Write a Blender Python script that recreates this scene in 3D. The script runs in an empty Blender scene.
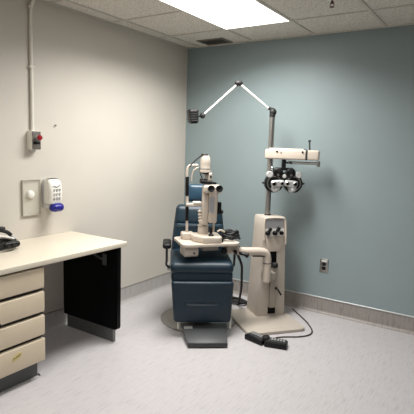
import bpy, bmesh, math, random
from mathutils import Vector, Matrix, Euler
random.seed(7)
SC = bpy.context.scene
COL = SC.collection
R = math.radians
PI = math.pi

# ------------------------------------------------------------------ materials
def srgb(r, g, b):
    f = lambda c: (c/255/12.92) if c/255 <= .04045 else ((c/255+.055)/1.055)**2.4
    return (f(r), f(g), f(b), 1)

def mat(name, rgb, rough=.5, metal=0, var=.06, scale=40, bump=0, bscale=200, spec=.5, coat=0, stretch=None):
    m = bpy.data.materials.new(name); m.use_nodes = True
    nt = m.node_tree; n = nt.nodes; l = nt.links
    p = n['Principled BSDF']
    c = srgb(*rgb)
    tc = n.new('ShaderNodeTexCoord'); no = n.new('ShaderNodeTexNoise')
    no.inputs['Scale'].default_value = scale; no.inputs['Detail'].default_value = 4
    src = tc.outputs['Object']
    if stretch:
        mp = n.new('ShaderNodeMapping'); mp.inputs['Scale'].default_value = stretch
        l.new(src, mp.inputs['Vector']); src = mp.outputs['Vector']
    l.new(src, no.inputs['Vector'])
    rp = n.new('ShaderNodeValToRGB')
    rp.color_ramp.elements[0].position = .3; rp.color_ramp.elements[1].position = .7
    rp.color_ramp.elements[0].color = tuple(max(0, v*(1-var)) for v in c[:3]) + (1,)
    rp.color_ramp.elements[1].color = tuple(min(1, v*(1+var)) for v in c[:3]) + (1,)
    l.new(no.outputs['Fac'], rp.inputs['Fac']); l.new(rp.outputs['Color'], p.inputs['Base Color'])
    p.inputs['Roughness'].default_value = rough; p.inputs['Metallic'].default_value = metal
    p.inputs['Specular IOR Level'].default_value = spec
    if coat: p.inputs['Coat Weight'].default_value = coat
    if bump:
        b2 = n.new('ShaderNodeTexNoise'); b2.inputs['Scale'].default_value = bscale; b2.inputs['Detail'].default_value = 3
        l.new(src, b2.inputs['Vector'])
        bp = n.new('ShaderNodeBump'); bp.inputs['Strength'].default_value = bump; bp.inputs['Distance'].default_value = .002
        l.new(b2.outputs['Fac'], bp.inputs['Height']); l.new(bp.outputs['Normal'], p.inputs['Normal'])
    return m

def streak_mat(name, base, dark, light, scale, rough=.42):
    """sheet vinyl with short directional flecks"""
    m = bpy.data.materials.new(name); m.use_nodes = True
    nt = m.node_tree; n = nt.nodes; l = nt.links; p = n['Principled BSDF']
    tc = n.new('ShaderNodeTexCoord'); mp = n.new('ShaderNodeMapping'); mp.inputs['Scale'].default_value = scale
    l.new(tc.outputs['Object'], mp.inputs['Vector'])
    n1 = n.new('ShaderNodeTexNoise'); n1.inputs['Scale'].default_value = 1; n1.inputs['Detail'].default_value = 3
    n2 = n.new('ShaderNodeTexNoise'); n2.inputs['Scale'].default_value = 2.3; n2.inputs['Detail'].default_value = 4
    for x in (n1, n2): l.new(mp.outputs['Vector'], x.inputs['Vector'])
    r1 = n.new('ShaderNodeValToRGB'); r1.color_ramp.elements[0].position = .5; r1.color_ramp.elements[1].position = .72
    r1.color_ramp.elements[0].color = srgb(*base); r1.color_ramp.elements[1].color = srgb(*dark)
    r2 = n.new('ShaderNodeValToRGB'); r2.color_ramp.elements[0].position = .52; r2.color_ramp.elements[1].position = .75
    r2.color_ramp.elements[0].color = (0, 0, 0, 1); r2.color_ramp.elements[1].color = (.55, .55, .55, 1)
    mx = n.new('ShaderNodeMix'); mx.data_type = 'RGBA'
    l.new(n1.outputs['Fac'], r1.inputs['Fac']); l.new(n2.outputs['Fac'], r2.inputs['Fac'])
    l.new(r2.outputs['Color'], mx.inputs[0]); l.new(r1.outputs['Color'], mx.inputs[6]); mx.inputs[7].default_value = srgb(*light)
    l.new(mx.outputs[2], p.inputs['Base Color'])
    p.inputs['Roughness'].default_value = rough; p.inputs['Specular IOR Level'].default_value = .4
    return m

def tile_mat(name, base, dark):
    """mineral fibre ceiling tile with pinholes and fissures"""
    m = bpy.data.materials.new(name); m.use_nodes = True
    nt = m.node_tree; n = nt.nodes; l = nt.links; p = n['Principled BSDF']
    tc = n.new('ShaderNodeTexCoord')
    n1 = n.new('ShaderNodeTexNoise'); n1.inputs['Scale'].default_value = 75; n1.inputs['Detail'].default_value = 5
    l.new(tc.outputs['Object'], n1.inputs['Vector'])
    r1 = n.new('ShaderNodeValToRGB'); r1.color_ramp.elements[0].position = .36; r1.color_ramp.elements[1].position = .52
    r1.color_ramp.elements[0].color = srgb(*dark); r1.color_ramp.elements[1].color = srgb(*base)
    l.new(n1.outputs['Fac'], r1.inputs['Fac']); l.new(r1.outputs['Color'], p.inputs['Base Color'])
    bp = n.new('ShaderNodeBump'); bp.inputs['Strength'].default_value = .4; bp.inputs['Distance'].default_value = .003
    l.new(n1.outputs['Fac'], bp.inputs['Height']); l.new(bp.outputs['Normal'], p.inputs['Normal'])
    p.inputs['Roughness'].default_value = .95; p.inputs['Specular IOR Level'].default_value = .1
    return m

def emit_mat(name, rgb, strength):
    m = bpy.data.materials.new(name); m.use_nodes = True
    nt = m.node_tree; n = nt.nodes; l = nt.links; p = n['Principled BSDF']
    p.inputs['Base Color'].default_value = (.8, .8, .8, 1)
    tc = n.new('ShaderNodeTexCoord'); v = n.new('ShaderNodeTexNoise'); v.inputs['Scale'].default_value = 60
    l.new(tc.outputs['Object'], v.inputs['Vector'])
    mr = n.new('ShaderNodeMapRange'); mr.inputs['To Min'].default_value = strength*.97; mr.inputs['To Max'].default_value = strength*1.03
    l.new(v.outputs['Fac'], mr.inputs['Value']); l.new(mr.outputs['Result'], p.inputs['Emission Strength'])
    p.inputs['Emission Color'].default_value = rgb + (1,)
    return m

def acrylic_mat(name):
    m = mat(name, (225, 222, 208), .12, var=.02)
    p = m.node_tree.nodes['Principled BSDF']
    p.inputs['Alpha'].default_value = .22; p.inputs['IOR'].default_value = 1.4
    return m

M = dict(
    wall_beige=mat('beige wall paint', (203, 197, 187), .6, var=.015, scale=3, bump=.06, bscale=260, spec=.3),
    wall_blue=mat('blue grey wall paint', (141, 155, 157), .42, var=.015, scale=3, bump=.06, bscale=260, spec=.45),
    wall_hidden=mat('grey wall paint', (126, 129, 129), .6, var=.02, scale=3, bump=.06),  # unseen walls, grey kept dark to weaken bounced light
    floor=streak_mat('flecked sheet vinyl floor', (190, 186, 187), (170, 165, 166), (200, 196, 197), (150, 9, 9)),
    cove_back_shaded=streak_mat('flecked vinyl cove', (152, 146, 141), (126, 120, 115), (164, 159, 155), (70, 30, 9)),  # floor vinyl darkened to carry the shade under steep overhead light
    cove_left=streak_mat('flecked vinyl cove beside beige wall', (178, 175, 172), (166, 162, 159), (186, 183, 180), (30, 60, 6)),
    tile=tile_mat('ceiling tile', (220, 215, 206), (184, 178, 168)),
    grid=mat('ceiling grid enamel', (196, 192, 182), .5, var=.02),
    metal=mat('brushed aluminium', (222, 224, 224), .45, .8, var=.05, scale=60),
    steel=mat('dull stainless steel', (176, 174, 170), .38, 1, var=.06, scale=60),
    chrome=mat('polished chrome', (215, 215, 215), .14, 1, var=.03),
    white=mat('white enamel', (226, 223, 215), .35, var=.02),
    brightwhite=mat('bright white plate', (242, 240, 234), .4, var=.02),
    conduit=mat('painted conduit', (226, 222, 210), .4, var=.02),
    cream=mat('cream laminate top', (214, 205, 187), .35, var=.025, scale=120),
    drawer=mat('cream drawer front', (207, 192, 168), .45, var=.02, scale=12),
    edge=mat('drawer edge highlight', (226, 214, 194), .45, var=.02),  # drawer cream paled to paint the highlight along top edges
    black=mat('black laminate', (9, 9, 10), .45, var=.1, scale=30, spec=.12),
    carcass=mat('dark cabinet carcass', (38, 34, 30), .5, var=.1),
    kick=mat('grey vinyl kick strip', (78, 82, 81), .4, var=.06),
    pale_kick=mat('brushed steel kick plate', (120, 122, 120), .35, .7, var=.06),
    plastic=mat('black plastic', (16, 16, 17), .42, var=.12, spec=.3),
    rubber=mat('black rubber', (24, 24, 25), .6, var=.15),
    darkgrey=mat('dark grey metal', (66, 67, 68), .38, .5, var=.08),
    tread=mat('ribbed grey tread', (80, 82, 83), .42, .35, var=.1, stretch=(400, 1, 1), scale=1),
    disc=mat('worn grey base plate', (150, 148, 144), .35, .7, var=.07, scale=30),
    leather=mat('dark blue vinyl upholstery', (16, 40, 53), .45, var=.1, scale=22, bump=.12, bscale=350, spec=.45),
    leather_lit=mat('lit blue headrest vinyl', (36, 66, 86), .36, var=.08, scale=22, bump=.1, bscale=350),  # chair vinyl lightened for the light the headrest catches
    piping=mat('blue vinyl seam', (62, 92, 112), .45, var=.08),
    beige=mat('beige instrument enamel', (188, 178, 166), .4, var=.025, scale=20),
    putty=mat('putty instrument enamel', (166, 158, 147), .42, var=.025, scale=20),
    ivory=mat('ivory instrument enamel', (205, 193, 179), .35, var=.025, scale=20),
    panelgrey=mat('silver control panel', (176, 176, 178), .4, .3, var=.06, scale=60),
    ribgrey=mat('grey rubber rib', (150, 150, 147), .6, var=.06),
    lightgrey=mat('light grey plastic', (190, 190, 188), .45, var=.04),
    facegrey=mat('grey button plate', (104, 100, 94), .45, .3, var=.06),
    red=mat('red push button', (140, 14, 30), .3, var=.08),
    blue=mat('blue plastic bar', (30, 28, 128), .3, var=.1),
    ink=mat('dark printed ink', (70, 70, 92), .6, var=.1),
    sticker=mat('yellow sticker', (214, 198, 142), .5, var=.12, scale=120),
    stickerink=mat('olive sticker print', (120, 98, 40), .5, var=.12),
    cord=mat('dark brown cord', (52, 42, 36), .55, var=.12),
    glass=mat('dark lens glass', (16, 18, 22), .08, var=.1),
    brass=mat('sprinkler bronze', (92, 58, 44), .4, .6, var=.1),
    ventdark=mat('dark vent interior', (40, 40, 38), .7, var=.1),
    ventslat=mat('grey vent slat', (118, 116, 108), .5, var=.05),
    lamp=emit_mat('fluorescent diffuser', (1.0, .97, .935), 3.0),
    acrylic=acrylic_mat('clear acrylic'),
)

# ------------------------------------------------------------------ mesh helpers
class B:
    def __init__(s): s.bm = bmesh.new()
    def box(s, c, size, rot=None, bev=0, seg=3):
        t = bmesh.new(); bmesh.ops.create_cube(t, size=1)
        bmesh.ops.scale(t, vec=size, verts=t.verts)
        if bev: bmesh.ops.bevel(t, geom=t.edges[:], offset=bev, segments=seg, profile=.5, affect='EDGES')
        return s._add(t, c, rot)
    def _add(s, t, c=(0, 0, 0), rot=None):
        mx = Matrix.Translation(Vector(c))
        if rot is not None: mx = mx @ (rot.to_matrix().to_4x4() if hasattr(rot, 'to_matrix') else rot)
        t.transform(mx)
        me = bpy.data.meshes.new('tmp'); t.to_mesh(me); t.free(); s.bm.from_mesh(me); bpy.data.meshes.remove(me)
        return s
    def span(s, a, b, bev=0, seg=3):
        a = Vector(a); b = Vector(b)
        return s.box((a+b)/2, [abs(x) for x in (b-a)], None, bev, seg)
    def cyl(s, p0, p1, r0, r1=None, seg=24, bev=0):
        p0 = Vector(p0); p1 = Vector(p1); d = p1-p0; r1 = r0 if r1 is None else r1
        t = bmesh.new(); bmesh.ops.create_cone(t, cap_ends=True, segments=seg, radius1=r0, radius2=r1, depth=d.length)
        if bev:
            ed = [e for e in t.edges if len(e.link_faces) == 2 and any(len(f.verts) > 4 for f in e.link_faces)]
            bmesh.ops.bevel(t, geom=ed, offset=bev, segments=2, profile=.5, affect='EDGES')
        return s._add(t, (p0+p1)/2, d.to_track_quat('Z', 'Y'))
    def ball(s, c, r, seg=20, rot=None):
        t = bmesh.new(); bmesh.ops.create_uvsphere(t, u_segments=seg, v_segments=seg//2+2, radius=1)
        r = (r, r, r) if not hasattr(r, '__len__') else r
        bmesh.ops.scale(t, vec=r, verts=t.verts)
        return s._add(t, c, rot)
    def lathe(s, prof, c=(0, 0, 0), rot=None, seg=32, cap=True):
        t = bmesh.new(); rings = []
        for r, z in prof:
            if r < 1e-6: rings.append([t.verts.new((0, 0, z))])
            else: rings.append([t.verts.new((r*math.cos(2*PI*i/seg), r*math.sin(2*PI*i/seg), z)) for i in range(seg)])
        for a, b in zip(rings, rings[1:]):
            for i in range(seg):
                j = (i+1) % seg
                if len(a) == 1 and len(b) == 1: continue
                if len(a) == 1: t.faces.new((a[0], b[j], b[i]))
                elif len(b) == 1: t.faces.new((a[i], a[j], b[0]))
                else: t.faces.new((a[i], a[j], b[j], b[i]))
        if cap and len(rings[0]) > 1: t.faces.new(rings[0][::-1])
        if cap and len(rings[-1]) > 1: t.faces.new(rings[-1])
        bmesh.ops.recalc_face_normals(t, faces=t.faces)
        return s._add(t, c, rot)
    def tube(s, pts, r, seg=10, smooth=6, closed=False):
        pts = [Vector(p) for p in pts]
        if smooth > 1:
            out = []; n = len(pts)
            for i in range(n if closed else n-1):
                if closed: p = [pts[(i+k-1) % n] for k in range(4)]
                else: p = [pts[max(0, i-1)], pts[i], pts[i+1], pts[min(n-1, i+2)]]
                for k in range(smooth):
                    u = k/smooth
                    out.append(.5*((2*p[1])+(-p[0]+p[2])*u+(2*p[0]-5*p[1]+4*p[2]-p[3])*u*u+(-p[0]+3*p[1]-3*p[2]+p[3])*u**3))
            if not closed: out.append(pts[-1])
            pts = out
        n = len(pts); t = bmesh.new(); rings = []; up = None
        for i, p in enumerate(pts):
            a = pts[i-1] if (i or closed) else p; b = pts[(i+1) % n] if (i < n-1 or closed) else p
            tg = (b-a).normalized()
            if up is None: up = tg.orthogonal().normalized()
            up = (up - tg*up.dot(tg)).normalized(); sd = tg.cross(up)
            rr = r(i/(n-1)) if callable(r) else r
            rings.append([t.verts.new(p+up*rr*math.cos(2*PI*k/seg)+sd*rr*math.sin(2*PI*k/seg)) for k in range(seg)])
        pairs = list(zip(rings, rings[1:])) + ([(rings[-1], rings[0])] if closed else [])
        for a, b in pairs:
            for k in range(seg):
                j = (k+1) % seg; t.faces.new((a[k], a[j], b[j], b[k]))
        if not closed:
            t.faces.new(rings[0][::-1]); t.faces.new(rings[-1])
        bmesh.ops.recalc_face_normals(t, faces=t.faces)
        return s._add(t)
    def prism(s, poly, vec, bev=0, c=(0, 0, 0), rot=None, seg=2):
        t = bmesh.new(); vec = Vector(vec)
        a = [t.verts.new(p) for p in poly]; b = [t.verts.new(Vector(p)+vec) for p in poly]
        t.faces.new(a); t.faces.new(b); n = len(a)
        for i in range(n): t.faces.new((a[i], a[(i+1) % n], b[(i+1) % n], b[i]))
        bmesh.ops.recalc_face_normals(t, faces=t.faces)
        if bev: bmesh.ops.bevel(t, geom=t.edges[:], offset=bev, segments=seg, profile=.5, affect='EDGES')
        return s._add(t, c, rot)
    def loft(s, sections):
        """closed loft through equal-length rings of points"""
        t = bmesh.new(); rings = [[t.verts.new(p) for p in r] for r in sections]; n = len(rings[0])
        for a, b in zip(rings, rings[1:]):
            for k in range(n): t.faces.new((a[k], a[(k+1) % n], b[(k+1) % n], b[k]))
        t.faces.new(rings[0][::-1]); t.faces.new(rings[-1])
        bmesh.ops.recalc_face_normals(t, faces=t.faces)
        return s._add(t)
    def cushion(s, c, size, r, puff=(0, 0, 0), fn=None, rot=None, N=22):
        h = [x/2 for x in size]
        t = bmesh.new(); bmesh.ops.create_cube(t, size=2)
        bmesh.ops.subdivide_edges(t, edges=t.edges[:], cuts=N, use_grid_fill=True)
        for v in t.verts:
            u = [math.sin(x*PI/2) for x in v.co]
            p = Vector([u[i]*h[i] for i in range(3)])
            inner = Vector([max(-(h[i]-r), min(h[i]-r, p[i])) for i in range(3)])
            d = p-inner
            if d.length > 1e-9: p = inner+d.normalized()*r
            q = [p[i]/h[i] for i in range(3)]
            for i in range(3):
                j, k = (i+1) % 3, (i+2) % 3
                p[i] += puff[i]*q[i]*(1-q[j]**2)*(1-q[k]**2)
            if fn: p = fn(p, q)
            v.co = p
        bmesh.ops.recalc_face_normals(t, faces=t.faces)
        return s._add(t, c, rot)
    def build(s, name, m, parent=None, label=None, smooth=True, angle=35, loc=None):
        me = bpy.data.meshes.new(name); s.bm.normal_update(); s.bm.to_mesh(me); s.bm.free()
        me.materials.append(m)
        if smooth:
            me.shade_smooth(); me.set_sharp_from_angle(angle=R(angle))
        o = bpy.data.objects.new(name, me); COL.objects.link(o)
        if parent: o.parent = parent
        if loc: o.location = loc
        if label: o['label'] = label
        return o

def thing(name, label, cat, loc=(0, 0, 0), rz=0, group=None):
    o = bpy.data.objects.new(name, None); COL.objects.link(o); o.empty_display_size = .1
    o.location = loc; o.rotation_euler = (0, 0, R(rz))
    o['label'] = label; o['category'] = cat
    if group: o['group'] = group
    return o
def tag(o, label, cat, group=None):
    o['label'] = label; o['category'] = cat
    if group: o['group'] = group
    return o
def struct(o): o['kind'] = 'structure'; return o

def rrect(w, d, r, n=6, cx=0, cy=0):
    """rounded rectangle outline in xy"""
    out = []
    for sx, sy, a0 in ((1, 1, 0), (-1, 1, 90), (-1, -1, 180), (1, -1, 270)):
        for i in range(n+1):
            a = R(a0+90*i/n)
            out.append((cx+sx*(w/2-r)+r*math.cos(a), cy+sy*(d/2-r)+r*math.sin(a)))
    return out

# ------------------------------------------------------------------ the room
W, D, H = 4.4, 5.2, 2.504
struct(B().span((-.1, -D-.1, -.1), (W+.1, .1, 0)).build('floor', M['floor'], smooth=False))
struct(B().span((-.1, -D-.1, H), (W+.1, .1, H+.1)).build('ceiling', M['tile'], smooth=False))
struct(B().span((-.1, -D, 0), (0, 0, H)).build('wall_left', M['wall_beige'], smooth=False))
struct(B().span((-.1, 0, 0), (W+.1, .1, H)).build('wall_back', M['wall_blue'], smooth=False))
struct(B().span((W, -D, 0), (W+.1, 0, H)).build('wall_right', M['wall_hidden'], smooth=False))
struct(B().span((-.1, -D-.1, 0), (W+.1, -D, H)).build('wall_front', M['wall_hidden'], smooth=False))

# flash-cove base of the floor vinyl
BH = .14
def cove_profile():
    r = .03; pr = [(0, 0), (0, BH), (.004, BH), (.005, r)]
    for i in range(1, 7):
        a = PI/2*i/6
        pr.append((.005+r-r*math.cos(a), r-r*math.sin(a)))
    return pr
cp = cove_profile()
struct(B().prism([(0, -x, z) for x, z in cp], (W, 0, 0)).build('baseboard_back', M['cove_back_shaded'], angle=60))
struct(B().prism([(x, -.004, z) for x, z in cp], (0, -D+.004, 0)).build('baseboard_left', M['cove_left'], angle=60))
struct(B().span((.006, -.009, BH-.002), (W, 0, BH+.008), .001, 1).build('trim_1', M['metal']))
struct(B().span((0, -D, BH-.001), (.006, 0, BH+.005), .001, 1).build('trim_2', M['steel']))

# suspended ceiling grid
GX = [.158+.61*k for k in range(7)]; GY = [-.506-.61*k for k in range(8)]
LIGHTS = [(.768, -.506, 'rectangular fluorescent ceiling light shining above the blue wall corner', 47),
          (1.988, -2.336, 'added out-of-view rectangular ceiling light over the open floor nearer the viewer', 11),  # guessed lamp out of view, added to light the open floor
          (.768, -2.946, 'added out-of-view rectangular ceiling light above the drawer cabinet', 10)]  # unseen guessed lamp, added to brighten the beige wall side
def inlight(x0, x1, y0, y1):
    for lx, ly, _, _ in LIGHTS:
        if x0 > lx-.02 and x1 < lx+.63 and y0 > ly-1.24 and y1 < ly+.02 and not (abs((x0+x1)/2-lx) < .03 or abs((x0+x1)/2-lx-.61) < .03 or abs((y0+y1)/2-ly) < .03 or abs((y0+y1)/2-ly+1.22) < .03):
            return True
    return False
g = B()
ys = [0]+GY+[-D]; xs = [0]+GX+[W]
for x in GX:
    for a, b in zip(ys, ys[1:]):
        if not inlight(x-.005, x+.005, b+.02, a-.02): g.span((x-.012, b, H-.006), (x+.012, a, H+.004))
for y in GY:
    for a, b in zip(xs, xs[1:]):
        if not inlight(a+.02, b-.02, y-.005, y+.005): g.span((a, y-.012, H-.0055), (b, y+.012, H+.004))
g.span((0, -D, H-.008), (.022, 0, H+.004)); g.span((.022, -.022, H-.008), (W, 0, H+.004))
struct(g.build('trim_3', M['grid'], smooth=False))

for lx, ly, lab, watt in LIGHTS:
    t = thing('ceiling_light', lab, 'ceiling light', (lx+.305, ly-.61, H))
    f = B(); w, d, b = .606, 1.216, .010
    for sx in (-1, 1): f.span((sx*w/2, -d/2, -.008), (sx*(w/2-b), d/2, 0))
    for sy in (-1, 1): f.span((-w/2+b, sy*d/2, -.008), (w/2-b, sy*(d/2-b), 0))
    f.build('light_frame', M['white'], t, smooth=False)
    B().span((-w/2+b, -d/2+b, -.006), (w/2-b, d/2-b, -.0015)).build('light_diffuser', M['lamp'], t, smooth=False)
    al = bpy.data.lights.new('fluorescent_tubes', 'AREA'); al.shape = 'RECTANGLE'; al.size = .5; al.size_y = 1.1
    al.energy = watt; al.color = (1, .985, .955); al.spread = R(150)
    ao = bpy.data.objects.new('fluorescent_tubes', al); COL.objects.link(ao); ao.parent = t; ao.location = (0, 0, -.012)

t = thing('air_vent', 'small dark slatted air vent in the ceiling above the corner', 'vent', (.43, -.15, H))
f = B(); w, d, b = .29, .21, .02
for sx in (-1, 1): f.span((sx*w/2, -d/2, -.008), (sx*(w/2-b), d/2, 0))
for sy in (-1, 1): f.span((-w/2+b, sy*d/2, -.008), (w/2-b, sy*(d/2-b), 0))
f.build('vent_frame', M['ventslat'], t, smooth=False)
B().span((-w/2+b, -d/2+b, -.002), (w/2-b, d/2-b, 0)).build('vent_opening', M['ventdark'], t, smooth=False)
for k in range(7):
    B().box((0, -d/2+.037+k*.0225, -.005), (w-2*b, .012, .0015), Euler((R(30), 0, 0))).build('vent_slat', M['ventslat'], t, smooth=False)

t = thing('fire_sprinkler', 'small dark bronze fire sprinkler hanging from the ceiling', 'sprinkler', (1.83, -.87, H))
B().lathe([(0, 0), (.032, 0), (.03, -.006), (.014, -.01), (0, -.01)]).build('escutcheon', M['white'], t)
s = B().cyl((0, 0, -.008), (0, 0, -.03), .008); s.tube([(.009, 0, -.022), (.014, 0, -.036), (.003, 0, -.05)], .0025, 6); s.tube([(-.009, 0, -.022), (-.014, 0, -.036), (-.003, 0, -.05)], .0025, 6)
s.build('sprinkler_body', M['brass'], t)
B().cyl((0, 0, -.05), (0, 0, -.053), .016).build('deflector', M['brass'], t)

# ------------------------------------------------------------------ things on the beige wall
t = thing('electrical_conduit', 'cream painted conduit running down the beige wall from the ceiling', 'conduit', (0, -1.908, 1.56))
B().tube([(.014, 0, -.005), (.014, 0, .3), (.014, 0, .6), (.014, 0, .82), (.024, .004, .88), (.045, .012, .943)], .0125, 14, 4).build('pipe', M['conduit'], t)
for z in (.45, .86):
    B().span((0, -.02, z), (.028, .02, z+.016), .004).build('strap', M['conduit'], t)

t = thing('emergency_button', 'small metal wall box with red push button at conduit end', 'switch', (0, -1.91, 1.43))
B().span((0, -.036, 0), (.06, .036, .135), .004).build('box', M['conduit'], t)
B().span((.0575, -.035, .003), (.064, .035, .132), .002).build('face_plate', M['facegrey'], t, 'grey steel face plate')
B().lathe([(0, 0), (.014, 0), (.014, .016), (.0, .016)], (.063, .004, .088), Euler((0, R(90), 0))).build('button_collar', M['lightgrey'], t)
B().lathe([(0, .012), (.012, .012), (.012, .02), (.019, .024), (.021, .03), (.017, .04), (0, .043)], (.063, .004, .088), Euler((0, R(90), 0))).build('push_button', M['red'], t, 'red mushroom push button')
B().span((.0635, -.028, .04), (.066, .028, .056), .001, 1).build('name_strip', M['plastic'], t, 'dark label strip')
B().lathe([(0, 0), (.02, 0), (.02, -.012), (.014, -.022), (0, -.022)], (.024, -.005, .002)).build('cable_gland', M['lightgrey'], t)

t = thing('nail', 'tiny dark nail in the bare beige wall', 'nail', (0, -1.70, 1.615))
n = B().cyl((0, 0, 0), (.012, 0, 0), .003, seg=10); n.cyl((.012, 0, 0), (.014, 0, 0), .006, seg=12); n.build('nail_shank', M['darkgrey'], t)

t = thing('acrylic_cover', 'clear acrylic cover plate with round white knob on beige wall', 'cover plate', (0, -1.925, .945))
B().span((.012, -.075, 0), (.017, .075, .262), .002, 1).build('clear_panel', M['acrylic'], t, 'clear acrylic panel')
e = B()
for a, b in (((0, -.077, 0), (.017, -.0745, .262)), ((0, .0745, 0), (.017, .077, .262)), ((0, -.0745, -.001), (.017, .0745, .0015)), ((0, -.0745, .2605), (.017, .0745, .263))): e.span(a, b)
e.build('panel_edge', M['putty'], t, smooth=False)
B().lathe([(0, 0), (.03, 0), (.031, .012), (.027, .03), (.02, .035), (0, .036)], (.0, -.012, .156), Euler((0, R(90), 0))).build('knob', M['white'], t, 'round white knob')

t = thing('soap_dispenser', 'white soap dispenser with blue push bar on the beige wall', 'dispenser', (0, -1.772, .962))
def dsec(z, x1, hw, r):
    pts = [(0, -hw, z)]
    for i in range(7):
        a = -PI/2+PI/2*i/6; pts.append((x1-r+r*math.cos(a), -hw+r+r*math.sin(a), z))
    for i in range(7):
        a = PI/2*i/6; pts.append((x1-r+r*math.cos(a), hw-r+r*math.sin(a), z))
    return pts+[(0, hw, z)]
B().loft([dsec(z, x, h, .03) for z, x, h in ((.03, .07, .05), (.075, .098, .056), (.15, .106, .057), (.21, .098, .056), (.236, .078, .05), (.245, .05, .042))]).build('housing', M['lightgrey'], t, 'light grey housing sides')
def csec(z, x1, hw):
    return [(.034, -hw, z), (.07, -hw, z)]+[p for p in dsec(z, x1, hw, .026)[1:-1]]+[(.07, hw, z), (.034, hw, z)]
B().loft([csec(z, x, h) for z, x, h in ((.066, .102, .0575), (.1, .11, .0585), (.16, .113, .059), (.212, .104, .058), (.232, .094, .055), (.246, .078, .049), (.253, .058, .04))]).build('front_cover', M['white'], t, 'white front cover')
mk = B()
mk.tube([(.1095, -.038, .196), (.111, -.022, .2), (.111, -.008, .192), (.111, .01, .196), (.1095, .03, .206)], .0022, 6, 4)
for r_ in range(3):
    for c_ in range(3):
        y = -.026+c_*.024; z = .166-r_*.032; k = (r_*3+c_) % 4; x = .1135 if r_ < 1 else (.1125 if r_ < 2 else .111)
        mk.tube([(x, y+.0075*math.cos(a), z+.010*math.sin(a)) for a in (.3, 1.1, 1.9, 2.7, 3.5, 4.3)], .0019, 6, 2)
        mk.ball((x, y+.002*(k-1), z-.002), .0032, 8)
mk.build('printed_marks', M['ink'], t, 'rows of small dark printed marks')
B().cushion((.098, .004, .036), (.075, .108, .066), .032, (.004, 0, .0)).build('push_bar', M['blue'], t, 'deep blue push bar')
B().cyl((.035, 0, .03), (.035, 0, .005), .016, .012).build('nozzle', M['lightgrey'], t)

# ------------------------------------------------------------------ desk and drawer cabinet
CT = .772
t = thing('desk', 'cream laminate worktop with black end panel along the beige wall', 'desk', (.001, -1.545, 0))
B().span((0, -1.75, CT-.034), (.617, 0, CT), .004).build('worktop', M['cream'], t)
B().prism([(.0, 0, CT-.035), (.603, 0, CT-.035), (.603, 0, .124), (.597, 0, .110), (.583, 0, .101), (.0, 0, .101)], (0, -.034, 0), c=(0, -.052, 0)).build('end_panel', M['black'], t, 'black end panel')
B().span((.04, -.084, 0), (.558, -.058, .102), .001, 1).build('kick_plate', M['pale_kick'], t, 'grey kick plate')
bk = B().span((.46, -.104, .59), (.502, -.0955, .675), .002, 1).build('bracket', M['kick'], t, 'dark grey bracket')
B().tube([(.27, -.108, .735), (.30, -.108, .70), (.36, -.108, .665), (.43, -.106, .642), (.48, -.104, .63)], .008, 8, 4).build('hose', M['kick'], bk)

t = thing('drawer_cabinet', 'cream fronted cabinet of four drawers under the worktop', 'cabinet', (0, -2.262, 0))
B().span((.012, -.9, .115), (.574, -.0, CT-.036)).build('carcass', M['carcass'], t, smooth=False)
B().span((.03, -.9, 0), (.54, -.022, .1152)).build('kick_plate', M['kick'], t, 'grey kick plate', smooth=False)
B().prism([(.54, -.022, 0), (.56, -.014, 0), (.54, -.014, .012)], (0, 0, .004)).build('kick_trim', M['kick'], t, smooth=False)
tops = [.719, .567, .414, .264]; bots = [.593, .440, .290, .120]
for i, (z1, z0) in enumerate(zip(tops, bots)):
    dr = B().span((.567, -.9, z0), (.602, -.006, z1), .004).build('drawer', M['drawer'], t)
    B().span((.578, -.895, z1-.0005), (.600, -.010, z1+.0015)).build('top_edge', M['edge'], dr, 'top edge with painted highlight', smooth=False)
    if i == 3:
        st = B().prism([(.603, y-.208, z+.214) for y, z in [(.036*math.cos(a), .021*math.sin(a)+.3*.036*math.cos(a)) for a in [2*PI*k/20 for k in range(20)]]], (-.002, 0, 0)).build('sticker', M['sticker'], dr, 'yellow oval sticker')
        sk = B()
        pts = [(.604, -.208-.024+k*.008, .214-.007+k*.0023+(.005 if k % 2 else -.005)) for k in range(7)]
        sk.tube(pts, .0016, 6, 3); sk.build('sticker_print', M['stickerink'], st)
    if i == 1:
        hp = B().span((.60, -.44, .44), (.618, -.312, .456), .004).build('pull', M['plastic'], dr, 'black pull')

# headset on the worktop
t = thing('examination_headset', 'black examination headset with white pads lying on the worktop', 'headset', (.17, -2.335, CT))
band = []
for k in range(24):
    a = 2*PI*k/24; band.append((.092*math.cos(a), .150*math.sin(a), .040+.004*math.sin(2*a)))
hb = B()
for zz in (-.016, -.002, .012): hb.tube([(x, y, z+zz) for x, y, z in band], .010, 8, 2, True)
hb.build('head_band', M['plastic'], t)
B().tube([(-.02, -.14, .05), (0, -.11, .1), (.01, -.04, .125), (.015, .03, .132), (.02, .085, .116), (.022, .125, .082)], .013, 10, 5).build('crown_strap', M['rubber'], t)
B().tube([(.03, -.02, .094), (.036, .04, .092), (.04, .09, .078), (.044, .122, .066)], .009, 8, 4).build('strap_padding', M['white'], t, 'white strap padding')
B().tube([(.03, .118, .092), (.045, .132, .066)], .009, 8, 1).build('strap_clip', M['lightgrey'], t, 'pale strap clip')
B().tube([(.082*math.cos(R(a)), .138*math.sin(R(a)), .010) for a in (-60, -20, 20, 50, 75)], .011, 8, 4).build('foam_pad', M['white'], t, 'white foam pad')
op = B().cushion((.085, .06, .04), (.05, .10, .044), .016); op.cushion((.06, .118, .036), (.06, .06, .042), .02)
op = op.build('optic_block', M['plastic'], t)
for dy in (-.02, .02):
    B().cyl((.105, .06+dy, .04), (.113, .06+dy, .04), .012).build('lens', M['glass'], op)
B().ball((.016, .05, .142), (.018, .03, .014)).build('adjusting_knob', M['rubber'], t)
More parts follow.
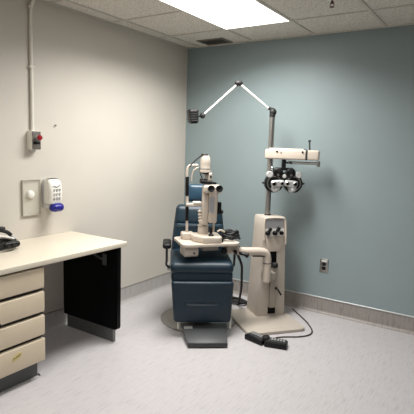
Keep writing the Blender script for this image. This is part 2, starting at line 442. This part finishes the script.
B().tube([(.06, .12, .03), (.02, .165, .012), (-.05, .15, .006), (-.09, .04, .006), (-.13, -.12, .006)], .004, 8, 5).build('cord', M['rubber'], t)

# ------------------------------------------------------------------ outlet on the blue wall
t = thing('wall_outlet', 'grey steel power outlet on the blue wall', 'outlet', (1.606, 0, .385))
B().span((-.04, -.006, 0), (.04, 0, .122), .002).build('cover_plate', M['steel'], t)
B().span((-.026, -.0075, .096), (.026, -.0055, .112), .0008, 1).build('name_strip', M['white'], t, 'white label strip')
for z in (.037, .076):
    so = B().prism([(x, -.0055, zz+z) for x, zz in rrect(.036, .03, .012, 4)], (0, -.004, 0)).build('socket', M['plastic'], t, 'black socket')
    sl = B()
    for dx in (-.007, .007): sl.span((dx-.001, -.0102, z-.003), (dx+.001, -.0092, z+.007))
    sl.build('slot', M['ventdark'], so, smooth=False)

# ------------------------------------------------------------------ examination chair
t = thing('examination_chair', 'dark blue padded eye examination chair on round metal base', 'chair', (.794, -.819, 0), -52)
B().lathe([(0, 0), (.335, 0), (.335, .008), (.325, .014), (.2, .02), (.16, .024), (0, .024)], seg=64).build('base_plate', M['disc'], t, 'worn grey round base plate')
pd = B().cyl((0, -.01, .022), (0, -.01, .2), .13, .12, 32, .006); pd.span((-.12, -.12, .18), (.14, .10, .4), .02)
pd.build('pedestal', M['darkgrey'], t)
B().span((-.17, -.215, .395), (.33, .2, .475), .012).build('seat_frame', M['darkgrey'], t)
for y in (-.253, .232): B().span((-.14, y-.007, .44), (.26, y+.007, .515), .004).build('side_trim', M['lightgrey'], t, 'light grey side trim')
def seatfn(p, q):
    p.z -= .012*max(0, q[0])**3
    return p
B().cushion((.125, -.012, .480), (.53, .482, .095), .025).build('seat_base', M['leather'], t)
B().cushion((.13, -.014, .56), (.55, .495, .085), .036, (0, 0, .014), seatfn).build('seat_cushion', M['leather'], t)
def legfn(p, q):
    k = (1-q[2])/2
    p.y = p.y*(1-.085*k)+.006*k
    p.x += .012*max(0, q[2])**4 if q[0] > 0 else 0
    if q[0] > .2:
        g = math.exp(-((p.z+.005)/.006)**2)*(1 if abs(q[1]) < .55 else max(0, 1-(abs(q[1])-.55)/.08))
        p.x -= .010*g
    return p
lr = B().cushion((.368, -.008, .285), (.095, .492, .335), .028, (.012, 0, 0), legfn, N=40).build('leg_rest', M['leather'], t)
B().tube([(.4135, -.008+y, .279) for y in (-.125, -.06, 0, .06, .125)], .003, 6, 2).build('stitch_line', M['piping'], lr, 'pale stitched line')
# foot plate
fp = B().prism([(.33, -.172, .066), (.33, .20, .066), (.60, .175, .014), (.60, -.122, .014)], (.005, 0, .024), .005).build('foot_plate', M['tread'], t, 'ribbed grey foot plate')
B().prism([(.598, -.124, .01), (.612, -.122, .0095), (.612, .175, .0095), (.598, .177, .01)], (0, 0, .03), .003).build('front_lip', M['darkgrey'], fp)
B().box((.40, -.112, .0778), (.032, .066, .003), Euler((0, R(10.9), 0))).build('name_plate', M['lightgrey'], fp, 'pale name plate')
for y in (-.188, .226): B().prism([(.325, y-.009, .05), (.36, y-.009, .05), (.36, y-.009, .14), (.325, y-.009, .14)], (0, .018, 0), .004).build('foot_plate_hinge', M['white'], t, 'white hinge bracket')
# back
def backfn(p, q):
    k = min(1, max(0, (q[2]+1)/2))
    p.y *= 1.0-.17*k**1.3
    p.x -= .075*k
    if q[0] > .2:
        p.x -= .009*math.exp(-((p.z-.055)/.006)**2)
    return p
bc = B().cushion((-.10, -.018, .765), (.11, .478, .425), .04, (.018, 0, 0), backfn, N=40).build('backrest', M['leather'], t)
B().tube([(-.0665+.002*(1-abs(y)/.2), -.018+y, .8225) for y in (-.19, -.1, 0, .1, .19)], .0032, 6, 3).build('back_seam', M['piping'], bc, 'pale stitched seam')
B().span((-.205, -.16, .44), (-.15, .13, .88), .01).build('back_shell', M['darkgrey'], t)
hp = B().cushion((-.215, -.022, 1.078), (.085, .20, .155), .028, (.012, 0, 0), rot=Euler((0, R(-8), 0))).build('headrest', M['leather_lit'], t, 'smaller blue headrest pad')
pp = B()
for y in (-.065, .03): pp.cyl((-.235, y, .87), (-.23, y, 1.06), .007)
pp.build('headrest_post', M['chrome'], hp)
for sgn, y in ((-1, -.293), (1, .272)):
    ar = B().cushion((.07, y, .676), (.24, .07, .04), .018, (0, 0, .004)).build('armrest', M['plastic'], t, 'black armrest pad')
    B().tube([(.13, y, .66), (.13, y, .60), (.128, y, .55), (.10, y, .50), (.05, y-.03*sgn, .465)], .010, 10, 5).build('arm_support', M['darkgrey'], ar)
    B().cyl((.03, y-.005*sgn, .468), (.03, y-.065*sgn, .468), .03).build('arm_pivot', M['lightgrey'], ar)

# ------------------------------------------------------------------ instrument stand
t = thing('instrument_stand', 'beige examination instrument stand with column, lamp arm and table', 'instrument stand', (1.284, -.5345, 0), -39)
bp = B().prism([(x, y, 0) for x, y in rrect(.56, .52, .055, 6)], (0, 0, .026), .006).build('base_plate', M['beige'], t)
# column: tapering body with raised rim and recessed face
def colsec(z):
    k = (z-.026)/.874
    x0 = -.30; x1 = -.055-.045*k; y0 = -.046+.04*k; y1 = .226-.014*k; r = .014
    return [(x1, y0+r, z), (x1-.3*r, y0+.3*r, z), (x1-r, y0, z), (x0+r, y0, z), (x0, y0+r, z), (x0, y1-r, z), (x0+r, y1, z), (x1-r, y1, z), (x1-.3*r, y1-.3*r, z), (x1, y1-r, z)]
cl = B().loft([colsec(z) for z in (.026, .2, .4, .6, .8, .885)]+[[(x*.985-.003, .103+(y-.103)*.94, .899) for x, y, z in colsec(.885)]]).build('column', M['beige'], t)
def face_x(z): return -.055-.045*(z-.026)/.874
# arched rim round the controls
B().tube([(face_x(.70)+.002, .006, .70), (face_x(.8)+.004, .004, .80), (face_x(.88)+.003, .006, .875), (face_x(.88)+.004, .03, .893), (face_x(.88)+.004, .16, .893), (face_x(.88)+.003, .2, .875), (face_x(.8)+.004, .209, .80), (face_x(.66)+.003, .212, .66)], .0085, 10, 5).build('panel_rim', M['ivory'], cl)
def facebox(y0, y1, z0, z1, th, bev=.001):
    zc = (z0+z1)/2
    return B().box((face_x(zc)+th/2-.001, (y0+y1)/2, zc), (th, y1-y0, z1-z0), Euler((0, R(-2.95), 0)), bev, 1)
facebox(.018, .188, .822, .882, .004).build('control_panel', M['panelgrey'], cl, 'silver control panel')
facebox(.014, .192, .805, .816, .005).build('panel_bar', M['panelgrey'], cl, 'grey bar')
facebox(.012, .194, .734, .802, .004).build('switch_plate', M['brightwhite'], cl, 'white switch plate')
for y, z, r_, l_ in ((.033, .762, .02, .03), (.10, .762, .02, .034), (.168, .762, .019, .02)):
    kn = B().lathe([(0, 0), (r_, 0), (r_*.9, l_*.7), (r_*.7, l_), (0, l_)], (face_x(z)+.003, y, z), Euler((0, R(90), 0))).build('knob', M['plastic'], cl, 'black knob')
for y, z in ((.048, .79), (.128, .795)):
    B().box((face_x(z)+.02, y, z), (.034, .018, .045), Euler((R(-28), R(8), 0)), .005).build('lever_switch', M['plastic'], cl, 'black lever switch')
B().prism([(face_x(.73)+.0005, .016, .735), (face_x(.73)+.0005, .19, .735), (face_x(.56)+.0005, .165, .60), (face_x(.56)+.0005, .045, .60)], (.003, 0, 0), .001).build('face_panel', M['ivory'], cl, 'tapered ivory face panel')
facebox(.066, .128, .455, .622, .004).build('arm_slot', M['black'], cl, 'black arm slot')
B().cushion((face_x(.48)+.02, .105, .482), (.06, .05, .05), .02).build('slot_boot', M['rubber'], cl)
facebox(.064, .13, .10, .40, .02, .006).build('slide_bar', M['putty'], cl)
B().lathe([(0, 0), (.017, 0), (.017, .008), (.01, .012), (0, .012)], (face_x(.375)+.019, .097, .362), Euler((0, R(90), 0))).build('bolt', M['darkgrey'], cl, 'dark bolt')
lv = B().tube([(face_x(.28)+.01, .125, .275), (face_x(.27)+.04, .134, .265), (face_x(.24)+.05, .16, .222)], .0075, 10, 3); lv.ball((face_x(.28)+.022, .124, .276), .013)
lv.build('clamp_lever', M['plastic'], cl, 'black clamp lever')
facebox(.058, .128, .045, .106, .006).build('lower_slot', M['black'], cl, 'black lower slot')

# pole
PX, PY = -.24, .097
pl = B().cyl((PX, PY, .89), (PX, PY, 1.80), .0235, None, 28).build('pole', M['steel'], t, 'dull metal pole')
B().cyl((PX, PY, .893), (PX, PY, .91), .03, .028, 28).build('pole_collar', M['darkgrey'], pl)
facet = B().cyl((PX+.018, PY+.008, .95), (PX+.018, PY+.008, 1.38), .0055, None, 8).build('pole_channel', M['darkgrey'], pl)
# lamp arm
PT = Vector((PX, PY+.004, 1.808)); EL = Vector((-.331, -.194, 2.046)); HJ = Vector((-.425, -.485, 1.759))
la = B().cyl(PT, EL, .0088, None, 16).build('lamp_arm', M['white'], t, 'white jointed lamp arm')
B().cyl(EL, HJ, .0088, None, 16).build('arm_tube', M['white'], la)
j = B().ball(PT+Vector((0, 0, .0)), (.031, .031, .034)); j.cyl((PX, PY, 1.765), (PX, PY, 1.80), .026); j.cyl(PT+Vector((0, 0, .02)), PT+(EL-PT)*.14, .016, .013)
j.build('pole_joint', M['rubber'], la, 'black joint')
j = B().ball(EL, (.026, .038, .024)); j.cyl(EL, EL+(PT-EL)*.07, .014); j.cyl(EL, EL+(HJ-EL)*.07, .014)
j.build('elbow_joint', M['rubber'], la, 'black joint')
j = B().ball(HJ, (.024, .024, .026)); j.cyl(HJ, HJ+Vector((-.02, -.06, -.01)), .008)
j.build('head_joint', M['rubber'], la, 'black joint')
HC = HJ+Vector((-.026, -.08, -.01))
hd = B()
hd.cushion(HC, (.10, .082, .125), .02, (0, 0, 0), lambda p, q: Vector((p.x, p.y*(1+.12*q[2]), p.z)), Euler((R(6), 0, 0)))
lh = hd.build('lamp_head', M['plastic'], la, 'black lamp head')
ri = B()
for k in range(5): ri.box(HC+Vector((0, 0, -.04+k*.02)), (.105, .086, .005), Euler((R(6), 0, 0)), .002, 1)
ri.build('cooling_fin', M['rubber'], lh)
# phoropter arm (world heading 15 deg -> local 54 deg)
ad = Vector((math.cos(R(54)), math.sin(R(54)), 0)); an = Vector((-ad.y, ad.x, 0))
arot = Euler((0, 0, R(54)))
A0 = Vector((PX, PY, 0))
pa = B().box(A0+ad*.190+Vector((0, 0, 1.445)), (.465, .09, .086), arot, .014, 4).build('instrument_arm', M['ivory'], t, 'ivory horizontal instrument arm')
B().box(A0+ad*.14+Vector((0, 0, 1.489)), (.3, .07, .018), arot, .006).build('arm_cover', M['ivory'], pa)
B().box(A0+ad*.318+Vector((0, 0, 1.445)), (.006, .0915, .0875), arot, .012, 4).build('arm_band', M['darkgrey'], pa, 'dark band')
for u in (.065, .285):
    p = A0+ad*u-an*.044+Vector((0, 0, 1.470))
    B().cyl(p, p-an*.006, .009, None, 16).build('screw', M['plastic'], pa, 'black screw')
p = A0+ad*.10-an*.045+Vector((0, 0, 1.460)); B().cyl(p, p-an*.003, .006, None, 12).build('rivet', M['steel'], pa)
q_ = B().cyl(A0+ad*.34+Vector((0, 0, 1.478)), A0+ad*.332+Vector((0, 0, 1.56)), .006, None, 12); q_.ball(A0+ad*.332+Vector((0, 0, 1.566)), .012); q_.ball(A0+ad*.30+Vector((0, 0, 1.488)), (.016, .012, .01))
q_.build('lock_knob', M['darkgrey'], pa, 'dark upright lock knob')
q_ = B().cyl(A0+ad*.16+Vector((0, 0, 1.376)), A0+ad*.42+Vector((0, 0, 1.376)), .012, None, 16); q_.box(A0+ad*.418+Vector((0, 0, 1.372)), (.03, .03, .05), arot, .008)
q_.build('lower_rail', M['steel'], pa, 'grey lower rail')
# support arm to the table
sa = B().tube([(.05, -.262, .645), (.04, -.18, .638), (.032, -.09, .632), (.03, -.04, .62), (.03, -.016, .58), (.03, -.012, .50), (.03, -.012, .37)], .035, 18, 6).build('support_arm', M['ivory'], t, 'ivory bent support arm')
B().cyl((.03, -.013, .528), (.03, -.013, .534), .0365, None, 24).build('ring_line', M['darkgrey'], sa)
B().span((-.07, -.02, .37), (.03, .075, .44), .01).build('arm_bracket', M['putty'], sa)
B().box((.046, -.10, .596), (.02, .11, .008), Euler((R(-4), 0, 0))).build('under_strip', M['darkgrey'], sa, smooth=False)
# table
tb = B().prism([(x, y, .718) for x, y in rrect(.335, .475, .045, 6, .003, -.552)], (0, 0, .024), .005).build('table', M['ivory'], t, 'ivory instrument table')
bx = B().prism([(.135, -.765, .719), (.135, -.765, .65), (.12, -.765, .634), (-.02, -.765, .634), (-.02, -.765, .719)], (0, .112, 0), .008).build('drawer_box', M['beige'], tb)
B().lathe([(0, 0), (.008, 0), (.008, .006), (0, .007)], (.134, -.69, .665), Euler((0, R(90), 0))).build('drawer_catch', M['plastic'], bx, 'black catch')
B().span((-.03, -.60, .662), (.065, -.465, .719), .008).build('slide_housing', M['beige'], tb)
jb = B(); jb.span((-.02, -.40, .63), (.08, -.29, .719), .012); jb.cyl((.04, -.29, .648), (.05, -.235, .645), .034)
jb = jb.build('table_joint', M['ivory'], tb)
for p0, p1, r_ in (((.085, -.43, .665), (.105, -.43, .665), .026), ((.085, -.33, .655), (.112, -.335, .655), .015), ((.082, -.29, .64), (.125, -.25, .632), .012), ((.125, -.25, .632), (.14, -.235, .63), .02)):
    B().cyl(p0, p1, r_, None, 18, .003).build('clamp_knob', M['plastic'], jb, 'black clamp knob')

# ------------------------------------------------------------------ phoropter
t = thing('phoropter', 'black and chrome phoropter hanging beneath the ivory instrument arm', 'phoropter', (1.283, -.281, 1.238), -52)
hg = B().span((-.018, -.022, .075), (.018, .012, .162), .004); hg.span((-.02, -.02, .128), (.02, .095, .143), .004); hg.span((-.025, -.075, .068), (.02, .075, .092), .006)
hg = hg.build('hanging_bracket', M['plastic'], t)
B().ball((.02, .06, .136), (.012, .026, .012)).build('level_knob', M['rubber'], hg)
B().cyl((.01, -.105, .16), (.01, -.108, .07), .0035, None, 8).build('tilt_rod', M['chrome'], hg)
B().ball((.012, -.108, .083), .016).build('rod_knob', M['chrome'], hg, 'shiny rod knob')
for sg in (-1, 1):
    tilt = sg*10
    hs = B()
    rot = Euler((0, R(90), 0))
    hs.lathe([(0, -.03), (.076, -.03), (.083, -.022), (.083, .016), (.074, .024), (0, .024)], (0, sg*.086, -.046), rot, 40)
    hs.lathe([(0, -.02), (.04, -.02), (.042, .03), (.036, .036), (0, .036)], (.0, sg*.056, .048), rot, 28)
    hs.span((-.02, sg*.02-.03, -.03), (.02, sg*.02+.03, .05), .01)
    hs = hs.build('lens_housing', M['plastic'], t, 'black lens disc housing')
    # chrome horizontal lens bar with two eyepieces
    cb = B().cushion((.036, sg*.06, -.045), (.03, .118, .05), .014, (0, 0, .004), None, Euler((R(-sg*5), 0, 0))).build('lens_bar', M['metal'], hs, 'chrome lens bar')
    for yy, rr in ((.024, .017), (.094, .021)):
        e_ = B().lathe([(rr*.72, 0), (rr, 0), (rr, .016), (rr*.8, .02), (rr*.72, .014), (rr*.72, 0)], (.046, sg*yy, -.045-.004*(yy > .05)), rot, 24, False)
        e_ = e_.build('aperture_ring', M['steel'], cb)
        B().lathe([(0, 0), (rr*.74, 0), (rr*.74, .008), (0, .008)], (.046, sg*yy, -.045-.004*(yy > .05)), rot, 24).build('lens', M['glass'], e_, 'dark lens')
    # swinging cross-cylinder lens beneath
    B().lathe([(0, 0), (.036, 0), (.038, .006), (.034, .014), (.02, .016), (0, .012)], (.026, sg*.074, -.088), rot, 28).build('lower_lens_disc', M['metal'], hs, 'silver lower lens disc')
    B().lathe([(0, 0), (.016, 0), (.014, .012), (0, .014)], (.04, sg*.074, -.098), rot, 20).build('axis_knob', M['lightgrey'], hs)
    # white side dial, rim ring and outer knob
    B().lathe([(0, -.02), (.028, -.02), (.03, .012), (.024, .018), (0, .018)], (.012, sg*.128, .03), rot, 24).build('side_dial', M['lightgrey'], hs, 'light grey side dial')
    B().lathe([(.056, 0), (.066, 0), (.066, .006), (.056, .006), (.056, 0)], (.0235, sg*.086, -.046), rot, 40, False).build('rim_ring', M['steel'], hs, 'steel rim ring')
    B().cyl((0, sg*.165, -.046), (0, sg*.188, -.046), .008, .011, 14).build('outer_knob', M['darkgrey'], hs)
    B().lathe([(0, 0), (.022, 0), (.018, .01), (0, .012)], (.034, sg*.05, .068), rot, 20).build('top_dial', M['rubber'], hs)
    B().lathe([(0, 0), (.012, 0), (.01, .008), (0, .009)], (.034, sg*.058, .028), rot, 16).build('small_dial', M['steel'], hs, 'small steel dial')
B().lathe([(0, 0), (.018, 0), (.015, .014), (0, .016)], (.022, .0, .018), Euler((0, R(90), 0)), 20).build('centre_dial', M['lightgrey'], t, 'grey centre dial')

# ------------------------------------------------------------------ slit lamp on the table
t = thing('slit_lamp', 'ivory slit lamp microscope with chin rest standing on the instrument table', 'slit lamp', (.938, -.967, .742), -46)
cr = B().cushion((-.055, -.147, .027), (.10, .1, .054), .012).build('chin_rest_base', M['ivory'], t)
fr = B()
fr.tube([(-.06, -.150, .04), (-.06, -.153, .25), (-.06, -.158, .45), (-.06, -.161, .55), (-.06, -.15, .585), (-.06, -.122, .597), (-.06, -.075, .597)], .0105, 12, 6)
fr.tube([(-.04, -.125, .47), (-.04, -.122, .52), (-.04, -.105, .562), (-.04, -.07, .582)], .006, 10, 6)
fr.tube([(-.06, .07, .02), (-.06, .075, .25), (-.06, .07, .45)], .0085, 12, 4)
fr = fr.build('chin_rest_frame', M['ivory'], t)
B().span((-.078, -.165, .268), (-.03, .075, .292), .008).build('chin_cup_bar', M['ivory'], fr)
B().cushion((-.05, -.075, .297), (.05, .07, .02), .009).build('chin_cup', M['white'], fr)
for z0, z1, y in ((.35, .505, -.157), (.147, .262, -.1525)):
    B().cyl((-.06, y, z0), (-.06, y-.002, z1), .0145, None, 16, .003).build('post_grip', M['plastic'], fr, 'black post grip')
# base
sb = B().prism([(.155, -.045, 0), (.155, .085, 0), (.13, .105, 0), (-.03, .105, 0), (-.06, .09, 0), (-.06, -.12, 0), (-.02, -.13, 0), (.085, -.115, 0)], (0, 0, .052), .012, seg=3).build('sliding_base', M['ivory'], t)
B().span((.05, .1, .004), (.12, .118, .03), .004).build('rail_cap', M['plastic'], sb, 'black rail cap')
jk = B().cyl((.1, .02, .05), (.1, .018, .12), .011, .0135, 16, .003); jk.lathe([(.022, 0), (.02, .012), (.012, .018), (0, .018)], (.1, .02, .05))
jk.build('joystick', M['plastic'], sb, 'black joystick')
B().tube([(.1, .07, .085), (.1, .095, .098), (.09, .13, .082)], .008, 10, 4).build('lever', M['ivory'], sb)
bl = B().cyl((.0, -.028, .05), (.0, -.028, .12), .043, .041, 28, .005); bl.cyl((.0, -.028, .12), (.0, -.028, .17), .034, None, 28, .005)
bl = bl.build('swivel_column', M['ivory'], t)
B().cyl((0, -.028, .115), (0, -.028, .122), .045, None, 28).build('column_ring', M['putty'], bl)
for k in range(4):
    B().ball((0, -.052-.002*k, .155+k*.026), (.018, .018, .013), 14).build('bellows_knob', M['ivory'], bl)
# illumination arm and microscope body
B().prism([(-.02, -.045, .13), (.06, -.045, .13), (.07, -.045, .3), (.05, -.045, .44), (-.01, -.045, .44)], (0, .045, 0), .01, seg=3).build('lamp_support', M['ivory'], t)
mb = B().prism([(.045, 0, .15), (.085, 0, .15), (.105, 0, .42), (.1, 0, .455), (.015, 0, .455), (.01, 0, .38)], (0, .067, 0), .012, seg=3); mb.cushion((.06, .026, .42), (.09, .148, .065), .022)
mb = mb.build('microscope_body', M['ivory'], t)
B().box((.1, .017, .30), (.004, .042, .125), Euler((0, R(4), 0)), .001, 1).build('side_plate', M['panelgrey'], mb, 'silver grey plate')
for y in (.002, .067):
    ep = B().lathe([(0, 0), (.019, 0), (.019, .018), (.025, .024), (.027, .045), (.025, .05), (.016, .048), (0, .04)], (.095, y, .425), Euler((0, R(84), 0)), 24).build('eyepiece', M['plastic'], mb, 'black rubber eyepiece')
    B().cyl((.128, y, .4215), (.139, y, .4205), .0125, None, 18).build('lens', M['glass'], ep)
fk = B().cushion((.06, .087, .268), (.045, .03, .1), .01); fk.cyl((.06, .095, .24), (.06, .118, .24), .016)
fk.build('focus_block', M['plastic'], t, 'black focusing block')
mr = B().box((.045, -.008, .468), (.06, .128, .026), Euler((R(-7), 0, 0)), .006); mr.span((.01, -.07, .462), (.06, -.015, .502), .008)
mr.build('mirror_block', M['plastic'], t, 'black mirror block')
nk = B().cyl((0, -.006, .45), (0, -.008, .56), .021, .024, 24); nk.cushion((.012, .012, .51), (.045, .035, .07), .012)
nk = nk.build('lamp_neck', M['ivory'], t)
B().ball((.03, .016, .515), (.01, .009, .01)).build('neck_knob', M['plastic'], nk)
lh = B().lathe([(0, 0), (.036, 0), (.043, .006), (.044, .022), (.038, .036), (.04, .07), (.039, .1), (.033, .125), (.028, .136), (0, .138)], (0, -.025, .542), None, 32).build('lamp_house', M['ivory'], t)
B().lathe([(.0405, .02), (.0425, .024), (.0435, .034), (.042, .038)], (0, -.025, .544), None, 32, False).build('house_band', M['putty'], lh)
B().lathe([(0, 0), (.034, 0), (.034, .008), (0, .008)], (.004, -.018, .534), None, 24).build('house_shade', M['plastic'], lh, 'black underside')
B().cushion((0, -.035, .684), (.04, .05, .02), .008).build('top_cap', M['plastic'], lh, 'black top cap')
B().tube([(0, -.03, .684), (-.005, -.06, .675), (-.012, -.10, .642), (-.02, -.14, .597), (-.022, -.15, .583)], .0055, 8, 5).build('top_lever', M['darkgrey'], t, 'dark slanted lever')
B().tube([(-.005, -.066, .575), (.0, -.066, .56), (.008, -.058, .52), (.012, -.04, .49)], .0045, 8, 5).build('lamp_wire', M['rubber'], t)

# ------------------------------------------------------------------ cables and foot pedal
cx, cy, cz = 1.085, -.835, .742
pts = []
for k in range(66):
    a = 2*PI*k/13.0; rr = (1-.25*k/66)*(1+.05*math.sin(k*1.7))
    pts.append((.078*rr*math.cos(a), .066*rr*math.sin(a), .012+.066*(k/66)+.006*math.sin(k*2.3)))
rot = Matrix.Rotation(R(33), 3, 'Z')
o = B().tube([rot @ Vector(p) for p in pts], .0095, 8, 3).build('cable_coil', M['rubber'], loc=(cx, cy, cz))
tag(o, 'coil of black cable lying on the right end of instrument table', 'cable')
o = B().tube([(1.12, -.775, .628), (1.13, -.70, .51), (1.06, -.56, .36), (.99, -.43, .21), (.93, -.35, .07), (.90, -.31, .012), (.86, -.27, .008), (.80, -.25, .008), (.74, -.28, .008)], .011, 10, 6).build('hanging_cable', M['rubber'])
tag(o, 'black cable hanging from the instrument table down to floor', 'cable')
o = B()
pts = []
for k in range(34):
    a = 2*PI*k/9; pts.append((.84+.13*math.cos(a)*(1+.15*math.sin(k*1.3)), -.27+.055*math.sin(a)*(1+.2*math.sin(k)), .01+.02*(k/34)+.008*abs(math.sin(k*1.9))))
pts += [(.97, -.24, .03), (1.04, -.22, .04), (1.0, -.16, .012), (.93, -.12, .010)]
o = o.tube(pts, .0075, 8, 3).build('cable_bundle', M['rubber'])
tag(o, 'tangled black cable bundle on floor between chair and column', 'cable')

t = thing('foot_pedal', 'black angled foot pedal on the floor before the beige base plate', 'foot pedal', (1.503, -.94, 0), -87)
# local y runs along the pedal, local x towards the viewer
def wing(y0, x0, y1, x1, w=.046, h=.038):
    d = Vector((x1-x0, y1-y0, 0)); n = Vector((d.y, -d.x, 0)).normalized()
    if n.x < 0: n = -n
    return [Vector((x0, y0, 0))-n*w, Vector((x1, y1, 0))-n*w, Vector((x1, y1, 0))+n*w, Vector((x0, y0, 0))+n*w]
cL = wing(-.165, -.028, .0, .018); cR = wing(.0, .018, .165, -.02)
bd = B()
bd.prism(cL, (0, 0, .04), .006); bd.prism(cR, (0, 0, .04), .006)
pb = bd.build('pedal_body', M['plastic'], t)
for c in (cL, cR):
    ctr = sum(c, Vector())/4
    pl_ = [ctr+(p-ctr)*Vector((1, 1, 1)).x*.86 for p in c]
    pl_ = [Vector((p.x-.008, p.y, .0395)) for p in pl_]
    pd_ = B().prism(pl_, (0, 0, .006), .002).build('tread_plate', M['darkgrey'], t, 'grey ribbed tread')
    for k in range(6):
        u0 = .06+k*.155; a = pl_[0].lerp(pl_[1], u0); b = pl_[3].lerp(pl_[2], u0); a2 = pl_[0].lerp(pl_[1], u0+.09); b2 = pl_[3].lerp(pl_[2], u0+.09)
        q1 = a.lerp(b, .12); q2 = a2.lerp(b2, .12); q3 = a2.lerp(b2, .6); q4 = a.lerp(b, .6)
        B().prism([Vector((p.x, p.y, .045)) for p in (q1, q2, q3, q4)], (0, 0, .002)).build('tread_rib', M['ribgrey'], pd_, smooth=False)
B().lathe([(.03, .03), (.03, .056), (.024, .064), (0, .066)], (.0, .0, .0), None, 24).build('centre_button', M['rubber'], t, 'round black centre button')
def tolocal(x, y, z):
    a = R(-87); dx = x-1.503; dy = y+.94
    return (dx*math.cos(a)+dy*math.sin(a), -dx*math.sin(a)+dy*math.cos(a), z)
B().tube([tolocal(*p) for p in ((1.50, -.93, .02), (1.52, -.86, .008), (1.53, -.79, .006), (1.58, -.735, .006), (1.66, -.67, .006), (1.715, -.58, .006), (1.70, -.48, .006), (1.62, -.36, .006), (1.54, -.27, .006), (1.45, -.18, .006), (1.36, -.09, .006))], .0055, 8, 6).build('cord', M['cord'], t, 'thin dark brown cord')

# ------------------------------------------------------------------ camera, world, colour
cam = bpy.data.cameras.new('camera'); co = bpy.data.objects.new('camera', cam); COL.objects.link(co)
cam.sensor_fit = 'HORIZONTAL'; cam.sensor_width = 36; cam.lens = 36*461.5/414
yaw, pitch, roll = -.5804, .13155, .03225
fw = Vector((math.sin(yaw)*math.cos(pitch), math.cos(yaw)*math.cos(pitch), -math.sin(pitch)))
r0 = Vector((math.cos(yaw), -math.sin(yaw), 0)); u0 = r0.cross(fw)
rr = r0*math.cos(roll)+u0*math.sin(roll); uu = u0*math.cos(roll)-r0*math.sin(roll)
m3 = Matrix((rr, uu, -fw)).transposed()
co.matrix_world = Matrix.Translation((2.955, -4.044, 1.497)) @ m3.to_4x4()
cam.clip_start = .02
SC.camera = co
w = bpy.data.worlds.new('world'); w.use_nodes = True; SC.world = w
w.node_tree.nodes['Background'].inputs['Color'].default_value = (.05, .05, .05, 1)
SC.view_settings.view_transform = 'Standard'; SC.view_settings.look = 'None'
SC.view_settings.gamma = 1; SC.view_settings.use_curve_mapping = False
SC.view_settings.exposure = 0.06
